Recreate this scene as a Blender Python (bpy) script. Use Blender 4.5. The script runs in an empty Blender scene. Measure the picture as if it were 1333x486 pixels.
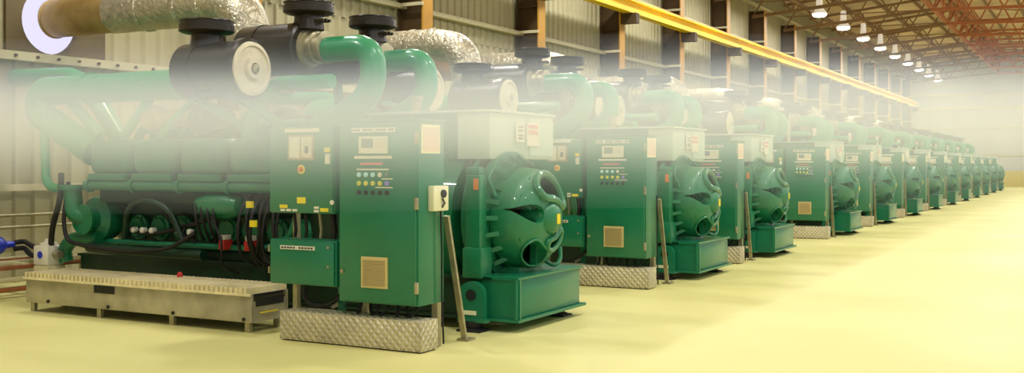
import bpy, bmesh, math, random
from mathutils import Vector, Matrix
random.seed(7)
C = bpy.context.scene.collection
PI = math.pi
PITCH = 5.25

# ------------------------------------------------------------------ materials
def lin(c):
    c /= 255.0
    return c / 12.92 if c <= 0.04045 else ((c + 0.055) / 1.055) ** 2.4
def rgb(r, g, b): return (lin(r), lin(g), lin(b), 1)

def mat(name, col, rough=0.5, metal=0.0, noise=0.0, nscale=6.0, bump=0.0, bscale=40.0, coat=0.0, col2=None):
    m = bpy.data.materials.new(name); m.use_nodes = True
    nt = m.node_tree; b = nt.nodes['Principled BSDF']
    b.inputs['Roughness'].default_value = rough; b.inputs['Metallic'].default_value = metal
    b.inputs['Coat Weight'].default_value = coat
    tc = nt.nodes.new('ShaderNodeTexCoord')
    nz = nt.nodes.new('ShaderNodeTexNoise'); nz.inputs['Scale'].default_value = nscale; nz.inputs['Detail'].default_value = 4
    nt.links.new(tc.outputs['Object'], nz.inputs['Vector'])
    rp = nt.nodes.new('ShaderNodeValToRGB')
    k = max(noise, 0.03)
    c2 = col2 or tuple(min(1, v * (1 + k)) for v in col[:3]) + (1,)
    c1 = col if col2 else tuple(v * (1 - k) for v in col[:3]) + (1,)
    rp.color_ramp.elements[0].color = c1; rp.color_ramp.elements[0].position = 0.35
    rp.color_ramp.elements[1].color = c2; rp.color_ramp.elements[1].position = 0.65
    nt.links.new(nz.outputs['Fac'], rp.inputs['Fac']); nt.links.new(rp.outputs['Color'], b.inputs['Base Color'])
    if bump:
        n2 = nt.nodes.new('ShaderNodeTexNoise'); n2.inputs['Scale'].default_value = bscale
        nt.links.new(tc.outputs['Object'], n2.inputs['Vector'])
        bp = nt.nodes.new('ShaderNodeBump'); bp.inputs['Strength'].default_value = bump; bp.inputs['Distance'].default_value = 0.03
        nt.links.new(n2.outputs['Fac'], bp.inputs['Height']); nt.links.new(bp.outputs['Normal'], b.inputs['Normal'])
    return m

def emis(name, col, strength):
    m = bpy.data.materials.new(name); m.use_nodes = True
    b = m.node_tree.nodes['Principled BSDF']
    b.inputs['Base Color'].default_value = col
    b.inputs['Emission Color'].default_value = col; b.inputs['Emission Strength'].default_value = strength
    return m

def diamond_plate():
    m = mat('quilted_steel', rgb(206, 196, 164), 0.42, 0.3, 0.12, 5)
    nt = m.node_tree; b = nt.nodes['Principled BSDF']
    tc = nt.nodes.new('ShaderNodeTexCoord'); sp = nt.nodes.new('ShaderNodeSeparateXYZ')
    nt.links.new(tc.outputs['Object'], sp.inputs[0])
    def M(op, a, bb=None):
        n = nt.nodes.new('ShaderNodeMath'); n.operation = op
        for i, v in enumerate((a, bb)):
            if v is None: continue
            if isinstance(v, (int, float)): n.inputs[i].default_value = v
            else: nt.links.new(v, n.inputs[i])
        return n.outputs[0]
    h = M('ADD', sp.outputs[0], sp.outputs[1])
    a = M('ABSOLUTE', M('SINE', M('MULTIPLY', M('ADD', h, sp.outputs[2]), 42.0)))
    c = M('ABSOLUTE', M('SINE', M('MULTIPLY', M('SUBTRACT', h, sp.outputs[2]), 42.0)))
    v = M('MULTIPLY', a, c)
    bp = nt.nodes.new('ShaderNodeBump'); bp.inputs['Strength'].default_value = 1.0; bp.inputs['Distance'].default_value = 0.014
    nt.links.new(v, bp.inputs['Height']); nt.links.new(bp.outputs['Normal'], b.inputs['Normal'])
    return m

GREEN = mat('green_paint', rgb(20, 116, 80), 0.34, 0, 0.05, 3, coat=0.25)
GREEN2 = mat('green_paint_cast', rgb(26, 118, 76), 0.4, 0, 0.08, 8, 0.12, 60, coat=0.2)
DGREEN = mat('green_paint_shaded', rgb(9, 48, 30), 0.4, 0, 0.25, 7, 0.1, 50)  # machine green darkened, deep shade of the engine bay put into the colour
PGREEN = mat('green_paint_pipe_lit', rgb(44, 150, 100), 0.3, 0, 0.05, 2, coat=0.3)  # machine green lightened, light on the upper pipes put into the colour
BLACK = mat('black_enamel', rgb(42, 35, 22), 0.34, 0.1, 0.15, 5)
RUBBER = mat('black_rubber', rgb(20, 19, 18), 0.6)
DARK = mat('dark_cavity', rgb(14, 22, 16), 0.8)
STEEL = mat('galvanised_steel', rgb(168, 160, 128), 0.45, 0.6, 0.15, 9)
TRAYM = mat('brushed_steel', rgb(176, 168, 140), 0.5, 0.3, 0.22, 3.5, 0.05, 90)
TREAD = mat('tread_strip', rgb(232, 218, 172), 0.4, 0.1, 0.1, 9)
GREY = mat('terminal_grey', rgb(182, 200, 186), 0.5, 0, 0.03, 3)
WHITE = mat('white_enamel', rgb(222, 218, 198), 0.5)
LID = mat('pale_filter_lid', rgb(214, 204, 178), 0.45, 0.1, 0.08, 12)
CREAM = mat('cream_label', rgb(232, 228, 190), 0.6)
YELLOW = mat('yellow_sticker', rgb(235, 215, 40), 0.5)
ORANGE = mat('orange_switch', rgb(225, 130, 40), 0.5)
REDM = mat('red_plastic', rgb(190, 40, 30), 0.5)
PINK = mat('red_print', rgb(205, 120, 110), 0.6)
INK = mat('printed_ink', rgb(70, 70, 64), 0.7)
CYAN = mat('pale_button', rgb(190, 232, 235), 0.4)
YBTN = mat('yellow_button', rgb(220, 215, 80), 0.4)
VIOLET = mat('violet_button', rgb(150, 130, 215), 0.4)
SCREEN = mat('grey_screen', rgb(120, 135, 125), 0.25)
PLATE = diamond_plate()
FOIL = mat('crinkled_foil', rgb(196, 190, 168), 0.38, 0.75, 0.15, 7, 1.0, 15)
DUCTM = mat('weathered_duct', rgb(150, 118, 62), 0.42, 0.45, 0.3, 2.2, 0.2, 6, col2=rgb(186, 160, 104))
BLANKET = mat('heat_blanket', rgb(190, 160, 120), 0.8, 0, 0.15, 9, 0.3, 30)
BLUE = mat('blue_enamel', rgb(40, 60, 190), 0.3, 0, 0.2, 8)
WOOD = mat('brown_timber', rgb(150, 90, 50), 0.6, 0, 0.2, 8)
PALEBAR = mat('cream_bar', rgb(205, 195, 150), 0.55)
WALLM = mat('cream_cladding', rgb(176, 168, 132), 0.6, 0, 0.05, 0.6)
BACKM = mat('grey_cladding', rgb(198, 202, 200), 0.6, 0, 0.05, 0.4)
GIRT = mat('pale_girt', rgb(205, 196, 160), 0.55)
COLM = mat('brown_column_shaded', rgb(76, 56, 26), 0.6, 0, 0.15, 1.5)  # dark brown with the shade on the column web put into it
FLANGE = mat('lit_flange', rgb(190, 138, 34), 0.5, 0, 0.12, 2)  # yellow light on the column's front flange put into the colour
CRANE = mat('yellow_crane', rgb(245, 205, 10), 0.45)
CRANE2 = mat('orange_crane_rail', rgb(214, 138, 24), 0.5)
ROOFM = mat('roof_deck', rgb(222, 196, 172), 0.8, 0, 0.12, 0.5)
TRUSSM = mat('brown_truss', rgb(150, 118, 90), 0.6)
TRUSSR = mat("rust_truss", rgb(190, 118, 84), 0.6)
PLATEW = mat('duct_plate', rgb(112, 98, 70), 0.6, 0.2, 0.2, 2)
LAMPE = emis('lamp_glow', (1, 0.96, 0.86, 1), 14)
LAMPM = emis('lamp_glass', (.8, .74, .62, 1), .55)

def floor_mat():
    m = mat('polished_concrete', rgb(211, 205, 132), 0.36, 0, 0.06, 0.35, col2=rgb(222, 217, 148))
    nt = m.node_tree; b = nt.nodes['Principled BSDF']
    b.inputs['Specular IOR Level'].default_value = 0.2; b.inputs['Roughness'].default_value = 0.5
    return m
FLOORM = floor_mat()

# ------------------------------------------------------------------ geometry helpers
class MB:
    def __init__(s): s.bm = bmesh.new()
    def box(s, x0, x1, y0, y1, z0, z1, bev=0.0, seg=2):
        r = bmesh.ops.create_cube(s.bm, size=1)
        vs = r['verts']
        for v in vs:
            v.co = Vector((x0 if v.co.x < 0 else x1, y0 if v.co.y < 0 else y1, z0 if v.co.z < 0 else z1))
        if bev:
            es = list({e for v in vs for e in v.link_edges})
            bmesh.ops.bevel(s.bm, geom=es, offset=bev, segments=seg, affect='EDGES', profile=0.5)
        return s
    def frame(s, d):
        d = d.normalized(); up = Vector((0, 0, 1)) if abs(d.z) < 0.9 else Vector((0, 1, 0))
        a = d.cross(up).normalized(); return a, d.cross(a).normalized()
    def lathe(s, o, d, prof, seg=24, cap=True):
        o = Vector(o); d = Vector(d).normalized(); a, b = s.frame(d)
        rings = []
        for t, r in prof:
            rings.append([s.bm.verts.new(o + d * t + (a * math.cos(2*PI*i/seg) + b * math.sin(2*PI*i/seg)) * max(r, 1e-4)) for i in range(seg)])
        for p, q in zip(rings, rings[1:]):
            for i in range(seg):
                s.bm.faces.new((p[i], p[(i+1) % seg], q[(i+1) % seg], q[i]))
        if cap:
            s.bm.faces.new(rings[0][::-1]); s.bm.faces.new(rings[-1])
        return s
    def cyl(s, p0, p1, r, seg=16, r1=None):
        p0, p1 = Vector(p0), Vector(p1)
        return s.lathe(p0, p1 - p0, [(0, r), ((p1 - p0).length, r if r1 is None else r1)], seg)
    def bar(s, p0, p1, w, h=None):
        h = h or w; p0, p1 = Vector(p0), Vector(p1); a, b = s.frame(p1 - p0)
        vs = []
        for p in (p0, p1):
            vs.append([s.bm.verts.new(p + a * (w/2*i) + b * (h/2*j)) for i, j in ((-1,-1),(1,-1),(1,1),(-1,1))])
        for i in range(4):
            s.bm.faces.new((vs[0][i], vs[0][(i+1)%4], vs[1][(i+1)%4], vs[1][i]))
        s.bm.faces.new(vs[0][::-1]); s.bm.faces.new(vs[1])
        return s
    def tube(s, pts, r, seg=14, fillet=0.0, n=6):
        pts = [Vector(p) for p in pts]
        path = [pts[0]]
        for i in range(1, len(pts) - 1):
            p, q, w = pts[i-1], pts[i], pts[i+1]
            f = min(fillet, (p-q).length * .49, (w-q).length * .49)
            if f <= 1e-4: path.append(q); continue
            A = q + (p-q).normalized() * f; B = q + (w-q).normalized() * f
            for k in range(n + 1):
                t = k / n; path.append(A*(1-t)**2 + q*2*t*(1-t) + B*t*t)
        path.append(pts[-1])
        rings = []; ref = None
        for i, p in enumerate(path):
            d = (path[min(i+1, len(path)-1)] - path[max(i-1, 0)]).normalized()
            if ref is None: a, b = s.frame(d)
            else:
                a = (ref - d * ref.dot(d)).normalized(); b = d.cross(a)
            ref = a
            rr = r[min(i, len(r)-1)] if isinstance(r, (list, tuple)) else r
            rings.append([s.bm.verts.new(p + (a*math.cos(2*PI*k/seg) + b*math.sin(2*PI*k/seg)) * rr) for k in range(seg)])
        for p, q in zip(rings, rings[1:]):
            for i in range(seg): s.bm.faces.new((p[i], p[(i+1)%seg], q[(i+1)%seg], q[i]))
        s.bm.faces.new(rings[0][::-1]); s.bm.faces.new(rings[-1])
        return s
    def prism(s, poly, axis, a, b):
        def P(u, v, t): return {'x': (t, u, v), 'y': (u, t, v), 'z': (u, v, t)}[axis]
        r0 = [s.bm.verts.new(P(u, v, a)) for u, v in poly]; r1 = [s.bm.verts.new(P(u, v, b)) for u, v in poly]
        n = len(poly)
        for i in range(n): s.bm.faces.new((r0[i], r0[(i+1)%n], r1[(i+1)%n], r1[i]))
        s.bm.faces.new(r0[::-1]); s.bm.faces.new(r1)
        return s
    def ball(s, c, rx, ry, rz, u=20, v=12):
        r = bmesh.ops.create_uvsphere(s.bm, u_segments=u, v_segments=v, radius=1)
        for w in r['verts']: w.co = Vector((c[0] + w.co.x*rx, c[1] + w.co.y*ry, c[2] + w.co.z*rz))
        return s
    def plate_hole(s, axis, a, b, u0, u1, v0, v1, cu, cv, r, seg=32):
        """rectangular plate with a round hole"""
        def P(u, v, t): return {'x': (t, u, v), 'y': (u, t, v)}[axis]
        def edge(ang):
            c_, s_ = math.cos(ang), math.sin(ang); t = 1e9
            if c_ > 1e-9: t = min(t, (u1-cu)/c_)
            if c_ < -1e-9: t = min(t, (u0-cu)/c_)
            if s_ > 1e-9: t = min(t, (v1-cv)/s_)
            if s_ < -1e-9: t = min(t, (v0-cv)/s_)
            return cu + c_*t, cv + s_*t
        angs = sorted([2*PI*i/seg for i in range(seg)] + [math.atan2(v-cv, u-cu) % (2*PI) for u in (u0, u1) for v in (v0, v1)])
        L = []
        for t in (a, b):
            L.append(([s.bm.verts.new(P(cu + r*math.cos(g), cv + r*math.sin(g), t)) for g in angs], [s.bm.verts.new(P(*edge(g), t)) for g in angs]))
        n = len(angs)
        for i in range(n):
            j = (i+1) % n
            for (I, O) in L: s.bm.faces.new((I[i], I[j], O[j], O[i]))
            s.bm.faces.new((L[0][0][i], L[0][0][j], L[1][0][j], L[1][0][i]))
            s.bm.faces.new((L[0][1][i], L[0][1][j], L[1][1][j], L[1][1][i]))
        return s
    def build(s, name, m, parent=None, sharp=38, org=None):
        bm = s.bm
        bmesh.ops.recalc_face_normals(bm, faces=bm.faces[:])
        for f in bm.faces: f.smooth = True
        for e in bm.edges:
            if len(e.link_faces) == 2 and e.calc_face_angle(0) > math.radians(sharp): e.smooth = False
        o0 = None
        if parent is not None:
            r = parent
            while r.parent is not None: r = r.parent
            o0 = r.location
        elif org is not None: o0 = Vector(org)
        if o0 is not None: bm.transform(Matrix.Translation(-Vector(o0)))
        me = bpy.data.meshes.new(name); bm.to_mesh(me); bm.free()
        me.materials.append(m)
        o = bpy.data.objects.new(name, me); C.objects.link(o)
        if parent is not None: o.parent = parent
        elif org is not None: o.location = org
        return o

def thing(name, label, cat, loc, group=None):
    o = bpy.data.objects.new(name, None); C.objects.link(o); o.location = loc
    o['label'] = label; o['category'] = cat
    if group: o['group'] = group
    return o
def tag(o, label, cat, group=None):
    o['label'] = label; o['category'] = cat
    if group: o['group'] = group
    return o
def struct(o): o['kind'] = 'structure'; return o

# ------------------------------------------------------------------ the setting
XW, YB = -12.9, 89.0
XR, YF = 15.0, -7.0
fl = MB().box(XW - .4, XR, YF, YB + .4, -0.1, 0).build('floor', FLOORM); struct(fl)

def corrugated(mb, y0, y1, z0, z1, x):
    pts = []; y = y0; p = 0.30
    while y < y1 - 1e-6:
        for dy, dx in ((0, 0), (.17, 0), (.20, .045), (.27, .045)):
            if y + dy < y1: pts.append((x + dx, y + dy))
        y += p
    pts.append((x, y1))
    back = [(x - .04, y1), (x - .04, y0)]
    lo = [mb.bm.verts.new((a, b, z0)) for a, b in pts]; hi = [mb.bm.verts.new((a, b, z1)) for a, b in pts]
    for i in range(len(pts) - 1): mb.bm.faces.new((lo[i], lo[i+1], hi[i+1], hi[i]))
    bl = [mb.bm.verts.new((a, b, z0)) for a, b in back]; bh = [mb.bm.verts.new((a, b, z1)) for a, b in back]
    mb.bm.faces.new((bl[0], bl[1], bh[1], bh[0]))
wl = MB()
HZ0, HZ1, HY0, HY1 = 3.12, 4.50, 9.28, 10.86
ROOFZ = 9.35
corrugated(wl, YF, YB, 0, HZ0, XW); corrugated(wl, YF, HY0, HZ0, HZ1, XW)
corrugated(wl, HY1, YB, HZ0, HZ1, XW); corrugated(wl, YF, YB, HZ1, ROOFZ, XW)
struct(wl.build('wall_left', WALLM))
pl = MB().plate_hole('x', XW - .03, XW + .05, HY0 - .03, HY1 + .03, HZ0 - .02, HZ1 + .02, 9.95, 3.62, .46)
struct(pl.build('trim_1', PLATEW))
bw = MB()
x = XW
while x < XR:
    bw.box(x, x + .6, YB, YB + .1, 0, 11); bw.box(x + .22, x + .34, YB - .04, YB, 0, 11); x += .6
struct(bw.build('wall_back', BACKM))
n = 2
for z, w in ((7.0, .16), (5.9, .2), (4.4, .1), (2.3, .12)):
    struct(MB().box(XW + .1, 6, YB - .16, YB - .05, z, z + w).build('trim_%d' % n, GIRT)); n += 1
struct(MB().box(XW + .1, 8, YB - .14, YB - .06, 0, 1.15).build('baseboard_back', mat('yellow_dado', rgb(214, 196, 96), 0.6)))
# girts along the left wall
for z, h in ((1.25, .09), (3.02, .12), (4.9, .1), (6.8, .1), (8.5, .1)):
    struct(MB().box(XW + .05, XW + .2, YF, YB, z, z + h).build('trim_%d' % n, GIRT)); n += 1
bb = MB()
for i in range(14): bb.cyl((XW + .19, 8.6 + .34*i, 3.08), (XW + .23, 8.6 + .34*i, 3.08), .022, 8)
struct(bb.build('trim_%d' % n, COLM)); n += 1
# roof deck : low slope up to the ridge line and level beyond
RX = -6.2
rf = MB().prism([(XW - .2, ROOFZ), (RX, ROOFZ + .75), (6, ROOFZ + .55), (6, ROOFZ + .7), (RX, ROOFZ + .9), (XW - .2, ROOFZ + .15)], 'y', YF, YB + .2)
struct(rf.build('ceiling', ROOFM))
# purlins under the deck
pm = MB()
for i in range(12):
    xx = XW + .6 + i * 1.5
    if xx > 5: break
    zz = ROOFZ + .75 * min(1, (xx - XW) / (RX - XW)) - .16 if xx < RX else ROOFZ + .56
    pm.box(xx, xx + .08, 20, YB, zz - .06, zz + .1)
struct(pm.build('trim_%d' % n, TRUSSM)); n += 1

BAYS = [18.6 + PITCH * k for k in range(-2, 14)]
def column(y, i):
    cm = MB()
    x0, x1 = XW + .06, -12.22
    cm.box(x0, x1, y - .02, y + .02, 0, 8.2)
    cm.box(x0, x0 + .03, y - .16, y + .16, 0, 8.2)
    for z in (2.5, 5.6): cm.box(x0, x1, y - .14, y + .14, z, z + .03)
    cm.box(x1 - .1, -11.7, y - .13, y + .13, 5.78, 6.08)     # bracket carrying the crane rail
    c = cm.build('column', COLM, org=(x0, y, 0)); struct(c)
    f = MB().box(x1, x1 + .035, y - .19, y + .19, 0, 8.2).build('column_flange', FLANGE, c)
    for z in (4.93, 6.83):
        MB().box(x1 - .55, x1 + .06, y - .25, y - .20, z, z + .07).build('cross_bar', GIRT, c)
    return c
for i, y in enumerate(BAYS): column(y, i)

def truss(y):
    ta, tb = MB(), MB()
    zl, zr = 7.95, 8.5
    def bot(x): return zl + (zr - zl) * min(1, (x - XW) / (RX - XW)) - (max(0, x - RX)) * .035
    def top(x): return (ROOFZ + .75 * (x - XW) / (RX - XW) if x < RX else ROOFZ + .75 - .016 * (x - RX)) - .22
    for m_, xa, xb in ((ta, XW + .15, RX), (tb, RX, 5.5)):
        m_.bar((xa, y, bot(xa)), (xb, y, bot(xb)), .13, .13)
        m_.bar((xa, y, top(xa)), (xb, y, top(xb)), .12, .12)
        nb = int(round((xb - xa) / 1.5)); st = (xb - xa) / nb
        for i in range(nb):
            a, b = xa + i * st, xa + (i + 1) * st
            mid = (a + b) / 2
            m_.bar((a, y, bot(a)), (mid, y, top(mid)), .06); m_.bar((mid, y, top(mid)), (b, y, bot(b)), .06)
    t = ta.build('roof_truss', TRUSSM, org=(RX, y, 8.5)); struct(t)
    tb.build('truss_bay', TRUSSR, t)
for y in [b for b in BAYS if b > 30]: truss(y)
lt = MB()
lt.bar((RX, 30, 8.62), (RX, YB, 8.62), .16); lt.bar((RX + .45, 30, 9.7), (RX + .45, YB, 9.7), .16); lt.bar((RX - .3, 30, 9.75), (RX - .3, YB, 9.75), .14)
yy = 30
while yy < YB - 3:
    lt.bar((RX, yy, 8.62), (RX + .4, yy + 1.3, 9.7), .07); lt.bar((RX + .4, yy + 1.3, 9.7), (RX, yy + 2.62, 8.62), .07); yy += 2.625
struct(lt.build('ridge_truss', TRUSSR))
bl = MB(); 
for xx in (-10.6, -2.2): bl.bar((xx, 30, 8.3), (xx, YB, 8.3), .07)
for k, y in enumerate([b for b in BAYS if b > 30][:-1]):
    bl.bar((XW + .3, y, 8.6), (RX, y + PITCH, 9.2), .05); bl.bar((RX, y, 9.3), (-.5, y + PITCH, 9.3), .05)
struct(bl.build('roof_bracing', TRUSSM))

cr = thing('crane_rail', 'long yellow crane runway beam carried on brackets along the left wall columns', 'crane beam', (-11.95, 10, 6.08))
cm = MB(); cm.box(-12.1, -11.8, 9, YB - 1, 6.08, 6.16).box(-11.97, -11.93, 9, YB - 1, 6.16, 6.42).box(-12.1, -11.8, 9, YB - 1, 6.42, 6.47)
cm.build('runway_beam', CRANE, cr)
MB().box(-11.98, -11.9, 9, YB - 1, 6.47, 6.54).build('rail', CRANE2, cr)

ORD = ['first', 'second', 'third', 'fourth', 'fifth', 'sixth', 'seventh', 'eighth', 'ninth', 'tenth', 'eleventh', 'twelfth', 'thirteenth', 'fourteenth', 'fifteenth', 'sixteenth']
def nth(k): return ORD[k]

# ------------------------------------------------------------------ high bay lamps
def lamp(x, y, label, group):
    t = thing('high_bay_lamp', label, 'lamp', (x, y, 8.2), group)
    m = MB(); m.lathe((x, y, 8.2), (0, 0, 1), [(0, .33), (.05, .32), (.2, .2), (.3, .15), (.75, .13), (.8, .05)], 20)
    m.build('lamp_shade', LAMPM, t)
    MB().ball((x, y, 8.16), .30, .30, .10, 16, 8).build('bulb', LAMPE, t)
    MB().cyl((x, y, 8.98), (x, y, 9.5), .02, 8).build('hanger_rod', TRUSSM, t)
    return t
def copy_tree(o, parent=None, off=None, keep=None):
    c = o.copy(); C.objects.link(c)
    if parent is not None: c.parent = parent
    if off is not None: c.location = Vector(o.location) + Vector(off)
    for ch in CH.get(o.name, ()):
        if keep is None or keep(ch): copy_tree(ch, c, None, keep)
    return c
CH = {}
def index_children():
    CH.clear()
    for o in bpy.data.objects:
        if o.parent: CH.setdefault(o.parent.name, []).append(o)
LY0 = 47.0
l0 = lamp(-10.4, LY0, 'hanging high bay lamp nearest the camera, at the top of the diagonal row', 'high bay lamps hanging from the roof')
index_children()
for k in range(1, 9):
    c = copy_tree(l0, None, (0, 5.08 * k, 0)); c['label'] = 'hanging high bay lamp, %s down the diagonal row from the top' % nth(k)
c = copy_tree(l0, None, (7.95, -2.2, 0)); c['label'] = 'high bay lamp apart from the row, cut by the top right corner'
def lamp_or_fill_light(x, y, e=260):
    d = bpy.data.lights.new('lamp_or_fill_light', 'AREA'); d.shape = 'DISK'; d.size = .5; d.energy = e; d.color = (1, 1, .985)
    o = bpy.data.objects.new('lamp_or_fill_light', d); o.location = (x, y, 8.04); C.objects.link(o)
LE = 330
for k in range(-8, 8):
    lamp_or_fill_light(-10.4, LY0 + PITCH * k, LE * .62)
    lamp_or_fill_light(-2.45, LY0 - 2.2 + PITCH * k, LE * .55)
    lamp_or_fill_light(5.4, LY0 - 2.2 + PITCH * k, LE * .48)  # unseen row without fixtures, added to light the machine ends from the front

# ------------------------------------------------------------------ generating set (unit 1, real coordinates)
AY = 9.55       # long axis of the machine
G = thing('generator_set', 'green diesel generator set', 'generator', (-7.8, AY, 0), 'diesel generator sets in the long row')
def B(mb, name, m, parent=None): return mb.build(name, m, parent or G)
# skid
m = MB()
for y0 in (8.82, 10.12):
    m.box(-10.9, -5.05, y0 + .05, y0 + .09, .12, .5).box(-10.9, -5.05, y0, y0 + .14, .1, .13).box(-10.9, -5.05, y0, y0 + .14, .49, .52)
for xx in (-10.9, -9.6, -8.3, -7.0, -5.9): m.box(xx, xx + .1, 8.9, 10.2, .14, .48)
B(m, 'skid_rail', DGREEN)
m = MB(); m.box(-5.22, -4.78, 8.85, 10.24, .13, .5, .012)
m.box(-5.24, -4.74, 8.80, 10.32, .1, .128).box(-5.24, -4.76, 8.82, 10.28, .5, .525)
m.box(-5.19, -4.75, 8.84, 8.87, .12, .51).box(-4.79, -4.765, 8.8, 8.84, .12, .51)
B(m, 'skid_end', GREEN)
m = MB()
poly = [(-5.36, .12), (-5.08, .12), (-5.08, .36)] + [(-5.22 + .14*math.cos(a), .36 + .12*math.sin(a)) for a in [PI*i/8 for i in range(1, 8)]] + [(-5.36, .36)]
m.prism(poly, 'y', 8.72, 8.79); m.box(-5.36, -5.06, 8.70, 8.86, .09, .13)
lug = B(m, 'lifting_lug', GREEN)
B(MB().cyl((-5.22, 8.712, .35), (-5.22, 8.73, .35), .055, 20), 'lug_hole', DARK, lug)
B(MB().box(-5.34, -5.16, 8.712, 8.722, .16, .2), 'rating_tag', CREAM, lug)
for (xx, yy_) in ((-5.22, 8.76), (-4.98, 10.1), (-7.3, 8.86), (-7.3, 10.2), (-9.2, 8.86), (-9.2, 10.2), (-10.6, 8.86), (-10.6, 10.2)):
    m = MB().lathe((xx, yy_, 0), (0, 0, 1), [(0, .11), (.03, .11), (.035, .08), (.07, .09), (.1, .09)], 14); m.box(xx - .13, xx + .13, yy_ - .1, yy_ + .1, 0, .02)
    B(m, 'isolator_foot', RUBBER)
# tank / engine bed
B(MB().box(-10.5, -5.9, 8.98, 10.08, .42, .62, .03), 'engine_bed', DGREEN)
# alternator
AZ = 1.08
m = MB().lathe((-7.0, AY, AZ), (1, 0, 0), [(0, .5), (.05, .66), (.25, .68), (.3, .72), (.36, .72), (.4, .68), (1.1, .68), (1.14, .74), (1.2, .74), (1.24, .66), (1.45, .66)], 40)
for i in range(9):
    a = PI * (.55 + .9 * i / 8)
    c_, s_ = math.cos(a), math.sin(a)
    m.bar((-6.55, AY + .68*c_, AZ + .68*s_), (-5.9, AY + .68*c_, AZ + .68*s_), .03, .06)
m.box(-6.8, -5.6, 8.98, 9.2, .5, .95, .02).box(-6.8, -5.6, 9.9, 10.12, .5, .95, .02)
B(m, 'alternator_frame', GREEN2)
m = MB().lathe((-5.42, AY, AZ), (1, 0, 0), [(0, .62), (.0, .69), (.06, .69), (.06, .58), (.14, .58), (.14, .66), (.2, .66), (.22, .52), (.34, .52)], 40, False)
for i in range(22):
    a = 2*PI*i/22; c_, s_ = math.cos(a), math.sin(a)
    m.bar((-5.21, AY + .62*c_, AZ + .62*s_), (-5.09, AY + .535*c_, AZ + .535*s_), .016, .045)
m.box(-5.33, -5.17, 8.80, 8.93, .52, 1.5, .01).box(-5.36, -5.14, 8.78, 9.0, .5, .8, .02).box(-5.66, -5.44, 10.12, 10.24, .52, 1.5, .01)
m.box(-5.36, -5.2, 8.84, 8.96, 1.42, 1.58, .02)
m.tube([(-5.1, 8.98, 1.3), (-5.16, 8.94, 1.48), (-5.16, 9.1, 1.62)], .02, 8, .04)
B(m, 'flange_ring', GREEN2)
B(MB().box(-5.235, -5.185, 8.79, 8.80, 1.36, 1.47), 'yellow_tag', ORANGE)

BX, BR, BD, BYC, BZC = -5.13, .53, .37, AY - .01, 1.06
def X_of(r):
    return BX + BD * (1 - min(1, r / BR) ** 2.6) ** (1 / 2.6)
def outline(az, hw, r0, r1, wedge=0.0, n=44):
    pts = []
    for i in range(n):
        t = 2 * PI * i / n
        ct = math.copysign(abs(math.cos(t)) ** .75, math.cos(t)); st_ = math.copysign(abs(math.sin(t)) ** .75, math.sin(t))
        rr = (r0 + r1) / 2 + (r1 - r0) / 2 * st_
        k = 1 - wedge * (rr - r0) / (r1 - r0)
        a = math.radians(az + hw * ct * k)
        pts.append((BYC + rr * math.cos(a), BZC + rr * math.sin(a), rr))
    return pts
WIN = [(74, 52, .20, .455, 0), (168, 27, .17, .515, .93), (240, 27, .30, .50, 0), (292, 42, .20, .33, .2)]
def end_bell():
    prof = []
    for i in range(17):
        r = .08 + (BR - .08) * i / 16; prof.append((X_of(r), r))
    prof.append((BX - .04, BR)); prof.append((BX - .04, BR - .06))
    inner = [(X_of(r / (BR - .06) * BR) - .06, r) for r in [.06 + (BR - .13) * i / 14 for i in range(14, -1, -1)]]
    mb = MB(); mb.lathe((0, BYC, BZC), (1, 0, 0), prof + inner + [prof[0]], 96, False)
    bmesh.ops.remove_doubles(mb.bm, verts=mb.bm.verts[:], dist=1e-5)
    o = mb.build('end_bell', GREEN2, G, 50)
    org = Vector(G.location)
    for w in WIN:
        c = MB().prism([(p[0], p[1]) for p in outline(*w)], 'x', -5.12, -4.6).build('cut', GREEN2, G)
        md = o.modifiers.new('b', 'BOOLEAN'); md.operation = 'DIFFERENCE'; md.solver = 'EXACT'; md.object = c
        bpy.context.view_layer.update()
        dg = bpy.context.evaluated_depsgraph_get()
        me = bpy.data.meshes.new_from_object(o.evaluated_get(dg)); o.modifiers.clear(); o.data = me
        bpy.data.objects.remove(c)
    bm = bmesh.new(); bm.from_mesh(o.data)
    for f in bm.faces: f.smooth = True
    for e in bm.edges: e.smooth = not (len(e.link_faces) == 2 and e.calc_face_angle(0) > math.radians(40))
    bm.to_mesh(o.data); bm.free(); o.data.name = 'end_bell'
    return o
eb = end_bell()
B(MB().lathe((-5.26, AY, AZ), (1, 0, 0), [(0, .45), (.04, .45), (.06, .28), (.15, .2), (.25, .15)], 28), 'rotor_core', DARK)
m = MB().lathe((-5.03, BYC, BZC), (1, 0, 0), [(0, .185), (.20, .18), (.27, .165), (.32, .125), (.34, .06), (.342, .0)], 28)
for a in (118, 150, 205, 262, 350):
    a = math.radians(a); m.bar((-4.95, BYC + .15*math.cos(a), BZC + .15*math.sin(a)), (X_of(.47) - .02, BYC + .47*math.cos(a), BZC + .47*math.sin(a)), .07, .05)
hb = B(m, 'bearing_hub', GREEN2)
st = B(MB().box(-4.71, -4.682, BYC - .035, BYC + .035, BZC - .05, BZC + .05), 'warning_sticker', YELLOW, hb)
for w, lr in ((WIN[0], .042), (WIN[2], .014), (WIN[3], .03)):
    pts = [(X_of(r) + .012, y, z) for (y, z, r) in outline(*w)]
    pts.append(pts[0]); pts.append(pts[1])
    B(MB().tube(pts, lr, 8), 'vent_lip', GREEN2, eb)
# small foot bracket under the bell
m = MB().tube([(-4.95, 9.72, .62), (-4.84, 9.76, .56), (-4.82, 9.86, .62), (-4.86, 9.93, .74)], .022, 8, .05)
m.box(-5.3, -5.0, 9.3, 9.8, .5, .58, .01)
B(m, 'bell_bracket', GREEN2)
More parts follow.
